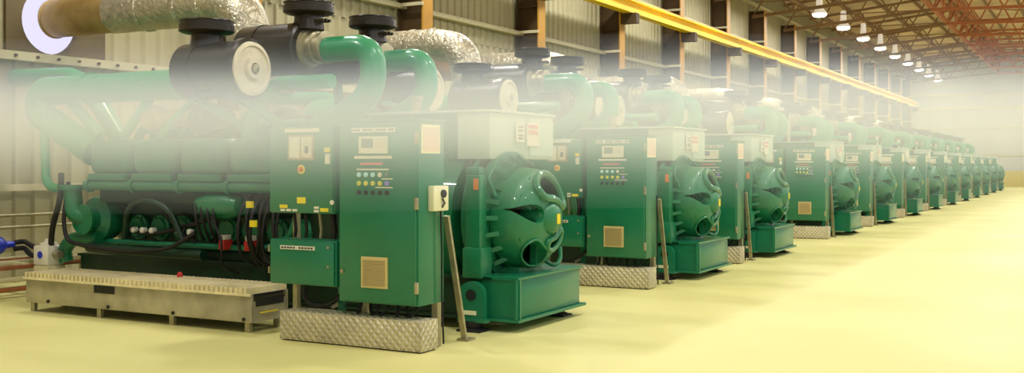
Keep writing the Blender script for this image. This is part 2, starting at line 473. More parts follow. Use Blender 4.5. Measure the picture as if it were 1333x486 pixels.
# terminal box on top
m = MB().box(-5.62, -5.24, 9.12, 10.52, 1.66, 2.13, .012); m.box(-6.78, -5.21, 9.09, 10.55, 2.13, 2.155, .004)
m.box(-5.24, -5.225, 9.95, 10.50, 1.7, 2.1)
tb = B(m, 'terminal_box', GREY)
m = MB().box(-6.7, -5.4, 9.3, 10.3, 1.5, 1.7).box(-5.62, -5.36, 9.3, 9.36, 1.55, 1.7).box(-5.62, -5.36, 10.2, 10.26, 1.3, 1.7); B(m, 'terminal_riser', GREEN2)
B(MB().box(-6.75, -5.62, 9.2, 10.45, 1.66, 2.13, .01), 'busbar_housing', GREEN2)
B(MB().box(-5.22, -5.21, 9.62, 9.80, 1.84, 2.04), 'white_label', WHITE, tb)
s1 = MB()
for z in (1.99, 1.93): s1.box(-5.208, -5.203, 9.88, 10.1, z, z + .035)
B(MB().box(-5.225, -5.21, 9.86, 10.14, 1.80, 2.05), 'notice_label', WHITE, tb)
B(s1, 'red_heading', PINK, tb)
s1 = MB()
for z in (1.87, 1.90, 1.95, 1.99): s1.box(-5.208, -5.203, 9.66, 9.76, z, z + .014)
B(s1, 'label_print', INK, tb)
m = MB().lathe((-6.3, 9.4, 2.155), (0, 0, 1), [(0, .05), (.12, .05), (.13, .07), (.18, .07)], 12); B(m, 'breather', STEEL, tb)

# engine block and its flank (near side and mirrored far side)
m = MB(); m.box(-10.35, -7.15, 9.0, 10.1, .6, 1.45, .03).box(-7.4, -7.0, 8.95, 10.15, .55, 1.7, .05)
m.prism([(8.86, 1.2), (9.3, .62), (9.8, .62), (10.24, 1.2), (10.3, 1.5), (9.55, 1.75), (8.8, 1.5)], 'x', -10.3, -7.3)
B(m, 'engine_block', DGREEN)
for s_ in (-1, 1):
    def Y(v): return AY + s_ * v
    for i in range(4):
        x0 = -10.45 + .735 * i
        a, b = sorted((Y(.48), Y(.97)))
        mm = MB().box(x0, x0 + .70, a, b, 1.47, 1.9, .13, 4)
        a, b = sorted((Y(.9), Y(.99))); mm.box(x0 + .04, x0 + .66, a, b, 1.42, 1.5, .01)
        B(mm, 'valve_cover', GREEN)
    mm = MB().cyl((-10.5, Y(.93), 1.36), (-7.45, Y(.93), 1.36), .06, 16); 
    for i in range(5): mm.cyl((-10.45 + .735*i, Y(.93), 1.36), (-10.40 + .735*i, Y(.93), 1.36), .08, 16)
    B(mm, 'coolant_rail', GREEN)
    mm = MB().box(-10.4, -7.5, *sorted((Y(.70), Y(.82))), 1.16, 1.3, .01)
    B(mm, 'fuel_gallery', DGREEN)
    # round inspection covers of the crankcase
    for i in range(8):
        xx = -10.0 + .36*i
        mm = MB().lathe((xx, Y(.53), .86), (0, s_, 0), [(0, .15), (.06, .15), (.07, .12), (.10, .11)], 18)
        for j in range(6):
            a = PI*j/3; mm.cyl((xx + .13*math.cos(a), Y(.57), .86 + .13*math.sin(a)), (xx + .13*math.cos(a), Y(.615), .86 + .13*math.sin(a)), .013, 6)
        B(mm, 'crankcase_cover', GREEN2)
    # injector pump dome
    mm = MB().lathe((-8.75, Y(.86), 1.15), (1, 0, 0), [(0, .02), (.03, .1), (.2, .14), (.5, .14), (.62, .1), (.65, .02)], 20); mm.box(-8.75, -8.1, *sorted((Y(.6), Y(.86))), 1.05, 1.17, .02)
    B(mm, 'pump_housing', GREEN2)
    # low pipe along the engine bed
    mm = MB().tube([(-10.6, Y(.62), .68), (-10.3, Y(.72), .68), (-7.9, Y(.72), .68), (-7.6, Y(.68), .8), (-7.5, Y(.66), 1.1)], .035, 10, .15)
    B(mm, 'oil_pipe', GREEN)
    mm = MB().tube([(-10.2, Y(.6), 1.15), (-10.1, Y(.72), .85), (-9.6, Y(.76), .78), (-8.8, Y(.78), .95), (-8.4, Y(.78), 1.1)], .028, 10, .2)
    mm.tube([(-9.9, Y(.75), 1.1), (-9.6, Y(.8), 1.25), (-9.2, Y(.76), .9), (-8.9, Y(.7), .7)], .022, 8, .15)
    B(mm, 'hose', RUBBER)
# front end : pump, elbows, damper guard
m = MB().lathe((-10.55, 9.0, .95), (0, -1, 0), [(0, .26), (.1, .28), (.2, .26), (.26, .16), (.34, .15), (.36, .18), (.4, .18)], 24)
m.tube([(-10.55, 8.72, .95), (-10.7, 8.62, 1.0), (-10.75, 8.62, 1.35)], .11, 16, .12)
m.cyl((-10.75, 8.62, 1.3), (-10.75, 8.62, 1.36), .15, 18)
m.tube([(-10.45, 8.78, .72), (-10.9, 8.74, .70), (-11.02, 8.72, .55), (-11.0, 8.74, .42)], .085, 14, .15)
B(m, 'coolant_pump', GREEN2)
m = MB().lathe((-10.75, AY, 1.0), (1, 0, 0), [(0, .2), (.05, .42), (.15, .44), (.4, .44)], 30); m.box(-10.7, -10.35, 9.0, 10.1, 1.2, 1.75, .05)
B(m, 'front_gear_case', GREEN2)
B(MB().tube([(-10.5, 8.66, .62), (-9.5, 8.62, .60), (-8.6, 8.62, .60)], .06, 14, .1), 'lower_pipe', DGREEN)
# intake arch pipe over the crank covers
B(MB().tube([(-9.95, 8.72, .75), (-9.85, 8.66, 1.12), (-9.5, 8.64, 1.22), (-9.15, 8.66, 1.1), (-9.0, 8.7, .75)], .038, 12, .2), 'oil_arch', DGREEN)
for xx in (-9.85, -9.7, -9.55, -9.12, -8.95):
    B(MB().lathe((xx, 8.8, .84), (0, -1, 0), [(0, .035), (.06, .035), (.07, .025)], 10), 'filter_cap', WHITE)
for xx in (-8.42, -8.05):
    r_ = B(MB().box(xx - .04, xx + .045, 8.7, 8.84, .66, .77, .01), 'isolator_switch', REDM)
    B(MB().box(xx - .03, xx + .04, 8.71, 8.82, .77, .83, .01), 'switch_cap', WHITE, r_)
# cable bundles hanging by the instrument cabinet
m = MB()
for i in range(9):
    xx = -7.95 + .06*i; yy_ = 8.5 + .03*(i % 3)
    m.tube([(xx - .05*(i % 2), 8.75, 1.32), (xx, yy_, 1.15), (xx + .05*math.sin(i*2.), yy_ - .05, .85), (xx - .08 + .1*math.sin(i), yy_ + .1, .6), (xx - .05, 8.8, .5)], .018, 7, .2)
for i in range(4):
    xx = -8.72 + .09*i
    m.tube([(xx, 8.72, 1.25), (xx + .04, 8.55, 1.15), (xx + .1, 8.56, .9), (xx, 8.75, .75)], .016, 7, .15)
m.tube([(-8.5, 8.6, 1.1), (-8.2, 8.5, .75), (-8.3, 8.55, .5), (-8.25, 8.8, .4)], .014, 7, .15)
B(m, 'cable_bundle', RUBBER)
m = MB()
m.tube([(-10.85, 8.55, 1.5), (-10.8, 8.5, 1.2), (-10.95, 8.5, .85), (-11.1, 8.6, .62), (-11.15, 8.66, .56)], .035, 10, .3)
m.tube([(-10.72, 8.55, 1.4), (-10.78, 8.52, .95), (-10.7, 8.5, .7), (-10.3, 8.48, .64), (-9.6, 8.48, .6), (-9.0, 8.5, .66), (-8.7, 8.6, .85)], .025, 10, .3)
B(m, 'coolant_hose', RUBBER)
for (xx, z) in ((-7.75, 1.18), (-7.7, .98)): B(MB().box(xx - .03, xx + .05, 8.40, 8.43, z - .03, z + .04), 'yellow_marker', YELLOW)
# pipework above the engine
m = MB().tube([(-8.25, 8.75, 2.52), (-11.45, 8.75, 2.52), (-11.52, 8.75, 2.25), (-10.5, 8.75, 1.75)], .175, 20, .12)
for xx in (-10.6,): m.lathe((xx, 8.75, 2.52), (1, 0, 0), [(0, .17), (0, .2), (.04, .2), (.04, .17)], 20, False)
B(m, 'coolant_pipe', PGREEN)
B(MB().tube([(-11.45, 8.7, 2.45), (-11.25, 8.62, 2.3), (-11.22, 8.62, 1.42), (-11.12, 8.62, 1.32), (-10.8, 8.62, 1.32)], .055, 12, .12), 'vent_pipe', PGREEN)
B(MB().tube([(-12.8, 9.35, 2.78), (-11.6, 9.35, 2.76), (-11.2, 9.3, 2.5), (-10.4, 9.2, 1.7)], .12, 16, .2), 'return_pipe', PGREEN)
B(MB().tube([(-10.9, 8.75, 2.35), (-10.4, 8.75, 1.95)], .07, 12).tube([(-10.0, 8.75, 1.95), (-9.55, 8.75, 2.4)], .06, 12), 'pipe_strut', PGREEN)
B(MB().tube([(-9.45, 8.72, 1.85), (-9.2, 8.72, 2.1), (-8.9, 8.72, 2.3)], .04, 10, .1).tube([(-6.8, 8.6, 2.46), (-7.55, 8.6, 2.46), (-7.95, 8.6, 2.05), (-8.0, 8.7, 1.8)], .075, 14, .08), 'charge_pipe', PGREEN)
for s_ in (-1, 1):
    yy_ = AY + s_ * .68
    m = MB().lathe((-9.75, yy_, 2.15), (1, 0, 0), [(0, .06), (.02, .13), (.06, .15), (.09, .11), (.13, .15), (.17, .11), (.21, .15), (.25, .11), (.3, .12), (.36, .1), (.75, .1), (.8, .13)], 22)
    B(m, 'exhaust_bellows', BLANKET)
    m = MB().lathe((-8.95, yy_, 2.12), (1, 0, 0), [(0, .08), (.03, .19), (.15, .21), (.25, .18), (.28, .12), (.5, .1)], 24); m.tube([(-8.8, yy_, 2.1), (-8.8, yy_, 1.8)], .1, 14)
    B(m, 'turbocharger', BLACK)
m = MB()
for i in range(8):
    xx = -10.2 + .37*i; m.tube([(xx, 9.1, 1.85), (xx, 9.2, 2.05), (xx + .05, 9.5, 2.08)], .06, 10, .1); m.tube([(xx, 10.0, 1.85), (xx, 9.9, 2.05), (xx + .05, 9.6, 2.08)], .06, 10, .1)
m.box(-10.3, -7.2, 9.35, 9.75, 1.6, 2.1, .08)
B(m, 'intake_manifold', GREEN2)
# air filters
def air_filter(cx, cy, cz, lid, x0, x1, capz, r=.285, side=1):
    L = x1 - x0
    f = MB().lathe((x0, cy, cz), (1, 0, 0), [(0, r*.8), (.05, r), (L*.3, r), (L*.3, r*1.03), (L*.34, r*1.03), (L*.34, r), (L - .1, r), (L - .1, r*1.07), (L - .02, r*1.07), (L, r*.98)], 36)
    for i in range(3):
        a = PI * (1.15 + .12*i) if lid else PI*.45 + i*.2
        f.bar((cx + .08, cy + r*1.02*math.cos(a), cz + r*1.02*math.sin(a)), (cx + .26, cy + r*1.02*math.cos(a), cz + r*1.02*math.sin(a)), .02, .03)
    fo = B(f, 'air_filter', BLACK)
    nk = MB().lathe((cx, cy, cz + r*.7), (0, 0, 1), [(0, .17), (r*.4, .155), (capz - .12 - cz - r*.7, .15)], 24)
    nk.box(cx - .16, cx - .13, cy - .05, cy + .05, cz + r*.9, cz + r*.9 + .14)
    B(nk, 'inlet_neck', BLACK, fo)
    rc = MB().lathe((cx, cy, capz - .15), (0, 0, 1), [(0, .15), (.02, .25), (.035, .275), (.10, .275), (.105, .265), (.13, .265), (.135, .275), (.148, .27), (.15, .24)], 36)
    B(rc, 'rain_cap', BLACK, fo)
    if lid:
        e = MB().lathe((x1 - .005, cy, cz), (1, 0, 0), [(0, r*.95), (.02, r*.93), (.03, r*.8), (.012, r*.76), (.018, r*.42), (.05, r*.36), (.055, r*.2), (.03, r*.17), (.04, .02)], 36)
        eo = B(e, 'filter_lid', LID, fo)
        e = MB().lathe((x1 + .02, cy, cz), (1, 0, 0), [(0, .05), (.04, .045), (.05, .02)], 14); B(e, 'wing_nut', STEEL, fo)
    else:
        e = MB().lathe((x1, cy, cz), (1, 0, 0), [(0, .22), (.04, .2), (.05, .16), (.09, .16), (.1, .18), (.13, .18), (.14, .155), (.2, .155), (.21, .175), (.24, .175), (.25, .15)], 28)
        B(e, 'hose_clamp', STEEL, fo)
air_filter(-7.86, 7.92, 2.55, True, -8.14, -7.26, 3.065)
air_filter(-7.46, 9.03, 2.87, False, -8.35, -7.45, 3.37)
air_filter(-7.37, 10.07, 2.84, False, -8.3, -7.4, 3.33)
air_filter(-7.86, 11.18, 2.55, True, -8.14, -7.26, 3.065)
B(MB().tube([(-7.22, 9.03, 2.84), (-6.58, 9.0, 2.84), (-6.56, 8.98, 2.35), (-7.3, 9.05, 1.95)], .138, 20, .33, 10), 'intake_elbow', PGREEN)
B(MB().tube([(-7.18, 10.07, 2.80), (-6.60, 10.03, 2.80), (-6.58, 10.03, 2.35), (-7.3, 9.95, 1.95)], .13, 20, .33, 10), 'intake_elbow', PGREEN)
# brackets carrying the outer filters
m = MB()
for yy_, t_ in ((7.92, 8.75), (11.18, 10.35)):
    for xx in (-8.0, -7.45):
        m.bar((xx, yy_, 2.28), (xx, t_, 1.95), .07); m.bar((xx, yy_, 2.3), (xx, t_, 2.35), .05)
m.bar((-8.0, 8.7, 1.8), (-8.0, 8.9, 2.7), .08); m.bar((-8.0, 10.35, 1.8), (-8.0, 10.2, 2.7), .08)
B(m, 'filter_bracket', GREEN2)

# ------------------------------------------------------------------ exhaust duct
D1 = thing('exhaust_duct', 'exhaust duct', 'duct', (-9.3, 10.0, 1.9), 'exhaust ducts between the wall and the machines')
DZ = 3.66
m = MB().cyl((-12.84, 10.0, DZ), (-11.6, 10.0, DZ), .262, 32)
for xx in (-12.84, -11.62): m.lathe((xx, 10.0, DZ), (1, 0, 0), [(0, .26), (.005, .275), (.03, .275), (.035, .26)], 32, False)
m.build('bare_duct', DUCTM, D1)
pts = [(-11.6, 10.0, DZ), (-9.75, 10.0, DZ), (-9.3, 10.0, DZ - .12), (-9.1, 10.0, DZ - .9), (-9.1, 10.0, 2.45)]
m = MB().tube(pts, .275, 28, .55, 10)
for xx in (-11.0, -10.3, -9.9): m.lathe((xx, 10.0, DZ), (1, 0, 0), [(0, .27), (.01, .29), (.05, .29), (.06, .27)], 28, False)
m.build('foil_lagging', FOIL, D1)
MB().cyl((-9.1, 10.0, 2.1), (-9.1, 10.0, 2.5), .2, 20).build('flexible_bellows', STEEL, D1)

# ------------------------------------------------------------------ step platform beside the engine
S = thing('step_platform', 'platform', 'platform', (-8.6, 7.85, 0), 'steel step platforms beside the engines')
m = MB(); m.box(-10.22, -6.97, 7.60, 7.63, .1, .37, .006).box(-10.22, -6.97, 8.09, 8.12, .1, .37).box(-10.22, -10.19, 7.62, 8.1, .1, .37).box(-7.0, -6.97, 7.62, 8.1, .1, .3)
bd = m.build('platform_body', TRAYM, S)
MB().box(-10.19, -7.0, 7.63, 8.09, .34, .366).build('dark_deck', RUBBER, bd)
m = MB(); xx = -10.2
while xx < -6.98:
    m.bar((xx + .018, 7.57, .395), (xx + .018, 8.14, .395), .03, .07); xx += .062
m.box(-10.23, -6.96, 7.565, 7.585, .355, .38)
m.build('tread_ribs', TREAD, S)
MB().box(-9.13, -8.83, 7.592, 7.604, .265, .345).build('dark_slot', RUBBER, bd)
MB().box(-6.972, -6.962, 7.66, 8.05, .25, .33).build('end_slot', RUBBER, bd)
MB().bar((-6.95, 7.7, .19), (-6.95, 7.95, .19), .012).build('pull_handle', YELLOW, bd)
MB().lathe((-8.36, 8.04, .40), (0, 0, 1), [(0, .02), (.02, .03), (.06, .03), (.08, .015)], 10).build('red_button', REDM, bd)
for i in range(4): MB().cyl((-9.85 + .93*i, 7.585, .13), (-9.85 + .93*i, 7.6, .13), .018, 8).build('bolt', RUBBER, bd)
for xx in (-10.15, -9.1, -8.05, -7.05):
    for yy_ in (7.65, 8.05): MB().box(xx - .03, xx + .03, yy_ - .02, yy_ + .02, 0, .11).build('leg', STEEL, S)

# ------------------------------------------------------------------ cable trough of quilted plate
T = thing('cable_trough', 'trough', 'trough', (-5.73, 7.6, 0), 'quilted steel cable troughs under the control cabinets')
MB().box(-6.51, -4.96, 7.47, 7.73, .012, .27, .004).build('trough_cover', PLATE, T)
MB().box(-6.49, -4.98, 7.49, 7.71, 0, .014).build('trough_base', RUBBER, T)

# ------------------------------------------------------------------ control cabinet
K = thing('control_cabinet', 'cabinet', 'cabinet', (-5.44, 7.7, 0), 'tall green control cabinets')
FY = 7.5
m = MB().box(-5.86, -5.02, FY + .02, 7.92, .39, 1.98, .006); m.box(-5.88, -5.0, FY + .01, 7.93, 1.975, 1.995, .004)
m.build('cabinet_body', GREEN, K)
dr = MB().box(-5.845, -5.035, FY - .008, FY + .022, .405, 1.96, .008).build('door', GREEN, K)
def on(x0, x1, z0, z1, name, mt, par, d=.006, y=FY - .008): return MB().box(x0, x1, y - d, y + .002, z0, z1).build(name, mt, par)
px = lambda u: -5.86 + (u - 440) / 105 * .85           # across the cabinet face
on(px(459), px(516), 1.885, 1.925, 'title_strip', WHITE, dr)
mm = MB()
for i in range(16):
    u = px(461) + i * .0275
    if i % 5 != 3: mm.box(u, u + .02, FY - .016, FY - .012, 1.895, 1.915)
mm.build('strip_print', INK, dr)
bz = on(px(470), px(507), 1.70, 1.85, 'display_bezel', WHITE, dr, .02)
on(px(474), px(489), 1.75, 1.83, 'display_screen', SCREEN, bz, .006, FY - .026)
on(px(491), px(504), 1.75, 1.83, 'keypad', LID, bz, .006, FY - .026)
on(px(463), px(512), 1.655, 1.68, 'label_strip', WHITE, dr)
on(px(471), px(500), 1.60, 1.622, 'red_strip', PINK, dr)
on(px(466), px(508), 1.555, 1.568, 'label_strip', WHITE, dr)
for r_, (z, mts) in enumerate(((1.515, [CYAN, CYAN, CYAN, WHITE, SCREEN]), (1.44, [YBTN, YBTN, YBTN, YBTN, VIOLET]), (1.36, [RUBBER]*5))):
    for i in range(5):
        u = px(469 + 9.2*i)
        MB().lathe((u, FY - .006, z), (0, -1, 0), [(0, .021), (.012, .021), (.014, .015), (.022, .013)], 12).build('push_button' if r_ < 2 else 'selector_switch', mts[i], dr)
on(px(499), px(513), 1.475, 1.485, 'small_label', WHITE, dr); on(px(491), px(513), 1.40, 1.41, 'small_label', WHITE, dr)
vg = on(px(473), px(507), .53, .80, 'vent_grille', mat('beige_frame', rgb(212, 190, 128), .6), dr, .018)
mm = MB()
for i in range(12): mm.box(px(475.5), px(504.5), FY - .034, FY - .026, .55 + .0195*i, .55 + .0195*i + .010)
mm.build('grille_slats', mat('beige_slat', rgb(176, 158, 108), .6), vg)
MB().lathe((px(446), FY - .006, .66), (0, -1, 0), [(0, .018), (.015, .018), (.02, .01)], 12).build('door_lock', STEEL, dr)
for z in (1.78, 1.22, .50):
    MB().box(-5.04, -5.015, FY - .02, FY + .015, z, z + .1, .003).build('hinge', STEEL, K)
mm = MB().box(-5.02, -5.008, FY + .05, 7.84, 1.70, 1.95); stk = mm.build('side_notice', CREAM, K)
MB().box(-5.008, -5.004, FY + .075, 7.815, 1.72, 1.925).build('notice_print', mat('pink_paper', rgb(224, 196, 180), .7), stk)
mm = MB().box(-5.02, -4.955, 7.66, 7.90, 1.20, 1.42, .01); so = mm.build('socket_box', CREAM, K)
MB().lathe((-4.955, 7.80, 1.35), (1, 0, 0), [(0, .035), (.02, .035), (.03, .02)], 12).build('socket_knob', RUBBER, so)
MB().tube([(-4.955, 7.79, 1.31), (-4.93, 7.79, 1.27), (-4.955, 7.79, 1.23)], .01, 8).build('socket_handle', INK, so)
MB().tube([(-4.99, 7.82, 1.2), (-4.985, 7.83, .9), (-4.99, 7.84, .45), (-4.985, 7.86, .03)], .009, 6).build('socket_cable', RUBBER, K)
for xx, yy_ in ((-5.06, 7.86), (-5.82, 7.86)):
    MB().box(xx - .03, xx + .03, yy_ - .03, yy_ + .03, 0, .4).build('leg', STEEL, K)
MB().bar((-5.0, 7.93, 1.15), (-5.0, 8.24, .01), .05, .03).build('brace', STEEL, K)
MB().bar((-5.95, 7.85, .42), (-6.15, 7.78, .28), .04, .03).build('brace', STEEL, K)
MB().box(-5.06, -4.94, 8.2, 8.34, 0, .02).build('brace_foot', STEEL, K)
mm = MB()
for i in range(7):
    xx = -5.75 + .1*i
    mm.tube([(xx, 7.7, .4), (xx + .02, 7.66, .33), (xx + .07*math.sin(i*1.7), 7.62, .26)], .014, 6, .03)
mm.build('cable_drop', RUBBER, K)

# ------------------------------------------------------------------ instrument cabinet with its posts
I = thing('instrument_cabinet', 'panel', 'cabinet', (-6.28, 7.7, 0), 'square instrument cabinets')
MB().box(-6.67, -5.92, 7.53, 7.72, 1.16, 1.95, .006).build('cabinet_body', GREEN, I)
di = MB().box(-6.66, -5.93, 7.505, 7.53, 1.17, 1.94, .008).build('door', GREEN, I)
ix = lambda u: -6.67 + (u - 349) / 91 * .81
def oni(u0, u1, v0, v1, name, mt, par=di, d=.006, y=7.505):
    z0, z1 = 1.96 - (v1 - 163) / 114 * .80, 1.96 - (v0 - 163) / 114 * .80
    return MB().box(ix(u0), ix(u1), y - d, y + .002, z0, z1).build(name, mt, par)
oni(371, 415, 167, 172, 'title_strip', WHITE)
w = oni(376, 410, 175, 208, 'meter_window', STEEL, di, .02); w2 = oni(378.5, 392, 178, 205, 'gauge_face', WHITE, w, .004, 7.486); oni(394, 407.5, 178, 205, 'gauge_face', LID, w, .004, 7.486)
oni(399, 403, 190, 199, 'gauge_mark', INK, w, .003, 7.481)
oni(422, 429, 192, 198, 'yellow_sticker', YELLOW); oni(423, 429, 200, 213, 'white_sticker', WHITE)
k_ = 1.96 - (220 - 163)/114*.8
MB().lathe((ix(392.5), 7.503, k_), (0, -1, 0), [(0, .042), (.006, .042)], 20).build('switch_plate', YELLOW, di)
MB().lathe((ix(392.5), 7.497, k_), (0, -1, 0), [(0, .024), (.03, .02)], 14).build('rotary_switch', ORANGE, di)
oni(387, 398, 256, 264, 'yellow_sticker', YELLOW)
oni(364, 374, 266, 270.5, 'yellow_sticker', YELLOW); oni(417, 427, 269.5, 274, 'yellow_sticker', YELLOW)
for u in (365, 373, 381): oni(u, u + 6, 271.5, 274.5, 'white_sticker', WHITE)
oni(409, 415, 267.5, 270.5, 'white_sticker', WHITE); oni(409, 415, 272, 275, 'white_sticker', WHITE)
MB().lathe((ix(432), 7.503, 1.96 - (262-163)/114*.8), (0, -1, 0), [(0, .022), (.008, .022), (.012, .01)], 14).build('door_lock', WHITE, di)
for xx in (-6.55, -6.02): MB().box(xx - .025, xx + .025, 7.73, 7.78, 0, 1.9).build('support_post', STEEL if xx < -6.3 else GREEN, I)
for xx in (-6.5, -6.37, -6.2, -6.05): MB().tube([(xx, 7.66, 1.17), (xx + .02, 7.66, 1.0), (xx + .01, 7.66, .93)], .016 if xx < -6.1 else .03, 8).build('conduit', RUBBER if xx != -6.2 else STEEL, I)
J = thing('junction_box', 'box', 'cabinet', (-6.27, 7.62, .5), 'wide junction boxes under the instrument cabinets')
MB().box(-6.66, -5.895, 7.52, 7.73, .51, .92, .006).build('box_body', GREEN, J)
dj = MB().box(-6.645, -5.91, 7.495, 7.52, .52, .91, .006).build('door', GREEN, J)
mm = MB().box(-6.52, -6.12, 7.488, 7.496, .83, .865).build('title_strip', WHITE, dj)
m2 = MB()
for i in range(11): 
    if i != 5: m2.box(-6.505 + .034*i, -6.482 + .034*i, 7.484, 7.489, .84, .855)
m2.build('strip_print', INK, dj)
for z in (.69, .86): MB().lathe((-5.97, 7.496, z), (0, -1, 0), [(0, .013), (.01, .013), (.014, .006)], 10).build('door_lock', STEEL, dj)
for z in (.6, .8): MB().box(-6.675, -6.655, 7.50, 7.53, z, z + .06).build('hinge', STEEL, J)
MB().tube([(-6.35, 7.65, .52), (-6.36, 7.62, .38), (-6.2, 7.6, .3), (-6.0, 7.62, .36), (-5.9, 7.7, .5)], .02, 8, .1).build('cable_loop', RUBBER, J)

# ------------------------------------------------------------------ the row
index_children()
MINOR = {'strip_print', 'label_print', 'red_heading', 'small_label', 'gauge_mark', 'bolt', 'hinge', 'door_lock', 'white_sticker', 'wing_nut', 'socket_knob', 'socket_handle', 'socket_cable',
         'cable_drop', 'cable_loop', 'conduit', 'yellow_marker', 'filter_cap', 'switch_cap', 'red_button', 'isolator_switch', 'lug_hole', 'rating_tag', 'yellow_tag', 'brace_foot', 'crankcase_cover',
         'cable_bundle', 'hose', 'oil_pipe', 'pump_housing', 'oil_arch', 'lower_pipe', 'coolant_hose', 'coolant_pump', 'fuel_gallery', 'dark_slot', 'end_slot', 'pull_handle', 'display_screen', 'keypad',
         'gauge_face', 'rotary_switch', 'switch_plate', 'yellow_sticker', 'notice_print', 'push_button', 'selector_switch', 'trough_base', 'grille_slats', 'socket_box', 'breather', 'front_gear_case'}
MID = {'crankcase_cover', 'oil_arch', 'filter_cap', 'isolator_switch', 'switch_cap', 'red_button', 'cable_bundle', 'coolant_hose', 'hose', 'lower_pipe', 'yellow_marker', 'oil_pipe', 'fuel_gallery', 'coolant_pump', 'pump_housing', 'socket_box'}
base = lambda o: o.name.split('.')[0]
offs = {0: (0, 0, 0), 2: (0, 9.25, 0)}
NU = 13
def place(root, k, label):
    if k == 0: root['label'] = label; return
    keep = (lambda o: base(o) not in MID) if k < 5 else (lambda o: base(o) not in MINOR)
    c = copy_tree(root, None, offs.get(k, (0, PITCH * k, 0)), keep); c['label'] = label
for k in range(NU - 1, -1, -1):
    first = k == 0
    w = nth(k)
    place(G, k, 'green diesel generator set on a skid, %s' % ('behind the ribbed step platform' if first else '%s in the row from the camera' % w))
    place(K, k, 'tall green control cabinet, %s' % ('nearest, with three rows of buttons and a beige vent' if first else 'standing beside the %s generator from the camera' % w))
    place(T, k, 'low quilted steel cable trough on the floor %s' % ('below the nearest control cabinet' if first else 'below the %s control cabinet from the camera' % w))
    if k < 10:
        place(D1, k, 'exhaust duct %s' % ('in brown and foil cladding coming through the daylit hole in the wall' if first else 'with foil elbow over the %s generator from the camera' % w))
    if k < 5:
        place(I, k, 'square green instrument cabinet %s' % ('with white gauges, left of the nearest tall cabinet' if first else 'left of the %s tall cabinet from the camera' % w))
        place(J, k, 'small wide green junction box %s' % ('with a white strip, below the nearest gauge cabinet' if first else 'left of the %s tall cabinet, low down' % w))
    if k < 1:
        place(S, k, 'low steel step platform with ribbed top in front of the nearest engine')

# ------------------------------------------------------------------ low rack, blue motor and white unit by the wall
R = thing('storage_rack', 'low rack of brown and cream bars on the floor by the left wall', 'rack', (-11.9, 8.6, 0))
for xx in (-12.05, -11.4):
    for yy_ in (7.2, 9.3): MB().box(xx - .03, xx + .03, yy_ - .03, yy_ + .03, 0, .42).build('leg', PALEBAR, R)
for i, (xx, z, mt) in enumerate(((-11.37, .36, WOOD), (-11.37, .22, PALEBAR), (-11.37, .10, WOOD), (-11.6, .40, PALEBAR), (-11.85, .40, WOOD), (-12.08, .4, PALEBAR))):
    MB().box(xx - .03, xx + .03, 6.9, 9.5, z - .02, z + .03, .005).build('long_bar', mt, R)
for yy_ in (7.0, 7.7, 8.4, 9.1): MB().box(-12.1, -11.35, yy_, yy_ + .08, .38, .41).build('cross_bar', PALEBAR, R)
Mo = thing('blue_motor', 'glossy blue cylindrical motor on the low rack at the left edge', 'motor', (-11.9, 8.4, .45))
MB().lathe((-11.9, 7.95, .60), (0, 1, 0), [(0, .07), (.02, .11), (.1, .12), (.5, .12), (.55, .10), (.6, .05), (.72, .04)], 24).build('motor_body', BLUE, Mo)
MB().box(-11.98, -11.82, 8.05, 8.4, .432, .5).build('motor_foot', RUBBER, Mo)
MB().box(-11.8, -11.775, 8.1, 8.35, .58, .63).build('nameplate', WHITE, Mo)
Wt = thing('white_heater', 'small white coolant heater with blue round badge, at the left end of the skid', 'heater', (-11.15, 8.6, 0))
MB().box(-11.3, -11.02, 8.5, 8.75, 0, .38, .02).build('pedestal', PALEBAR, Wt)
mm = MB().box(-11.3, -11.03, 8.5, 8.74, .38, .62, .02).lathe((-11.17, 8.62, .62), (0, 0, 1), [(0, .1), (.03, .1), (.04, .05), (.08, .04)], 16); hb_ = mm.build('heater_body', WHITE, Wt)
MB().lathe((-11.17, 8.502, .51), (0, -1, 0), [(0, .045), (.008, .045)], 16).build('round_badge', BLUE, hb_)
MB().cyl((-11.03, 8.6, .52), (-10.93, 8.6, .52), .05, 12).build('outlet', STEEL, Wt)
for dz in (0, .08):
    c = MB().tube([(-11.9, 8.68, .62 - dz), (-11.8, 8.75, .64 - dz), (-11.55, 8.66, .60 - dz * 1.6), (-11.3, 8.62, .55 - dz * .8)], .032, 10, .1).build('black_hose', RUBBER)
    tag(c, 'black hose from the blue motor to the white heater, %s of two' % ('upper' if dz == 0 else 'lower'), 'hose', 'black hoses at the left edge')
for z, xx in ((.95, -12.2), (.80, -12.15)):
    m = MB().cyl((xx, 2, z), (xx, 13.2, z), .022, 10)
    for yy_ in (5.0, 8.0, 11.0): m.box(XW + .05, xx, yy_ - .02, yy_ + .02, z - .02, z + .02)
    c = m.build('guard_rail', STEEL)
    tag(c, 'thin pale rail along the left wall, %s of the two' % ('upper' if z > .9 else 'lower'), 'rail', 'guard rails on the left wall')
# things stored by the far wall
for i, (xx, w_, h_, mt) in enumerate(((-3.6, 1.4, .55, GREY), (-1.9, 1.2, .8, STEEL))):
    t = thing('storage_crate', 'pale storage crate on the floor by the far wall, %s' % ('beside the last generators' if i == 0 else 'at the right edge'), 'crate', (xx, 86.5, 0), 'crates by the far wall')
    MB().box(xx - w_/2, xx + w_/2, 86, 87, .08, h_, .02).build('crate_body', mt, t); MB().box(xx - w_/2 - .03, xx + w_/2 + .03, 85.97, 87.03, h_, h_ + .05, .01).build('lid', WHITE, t)
    MB().box(xx - w_/2, xx - w_/2 + .12, 86, 87, 0, .08).box(xx + w_/2 - .12, xx + w_/2, 86, 87, 0, .08).build('runner', WOOD, t)

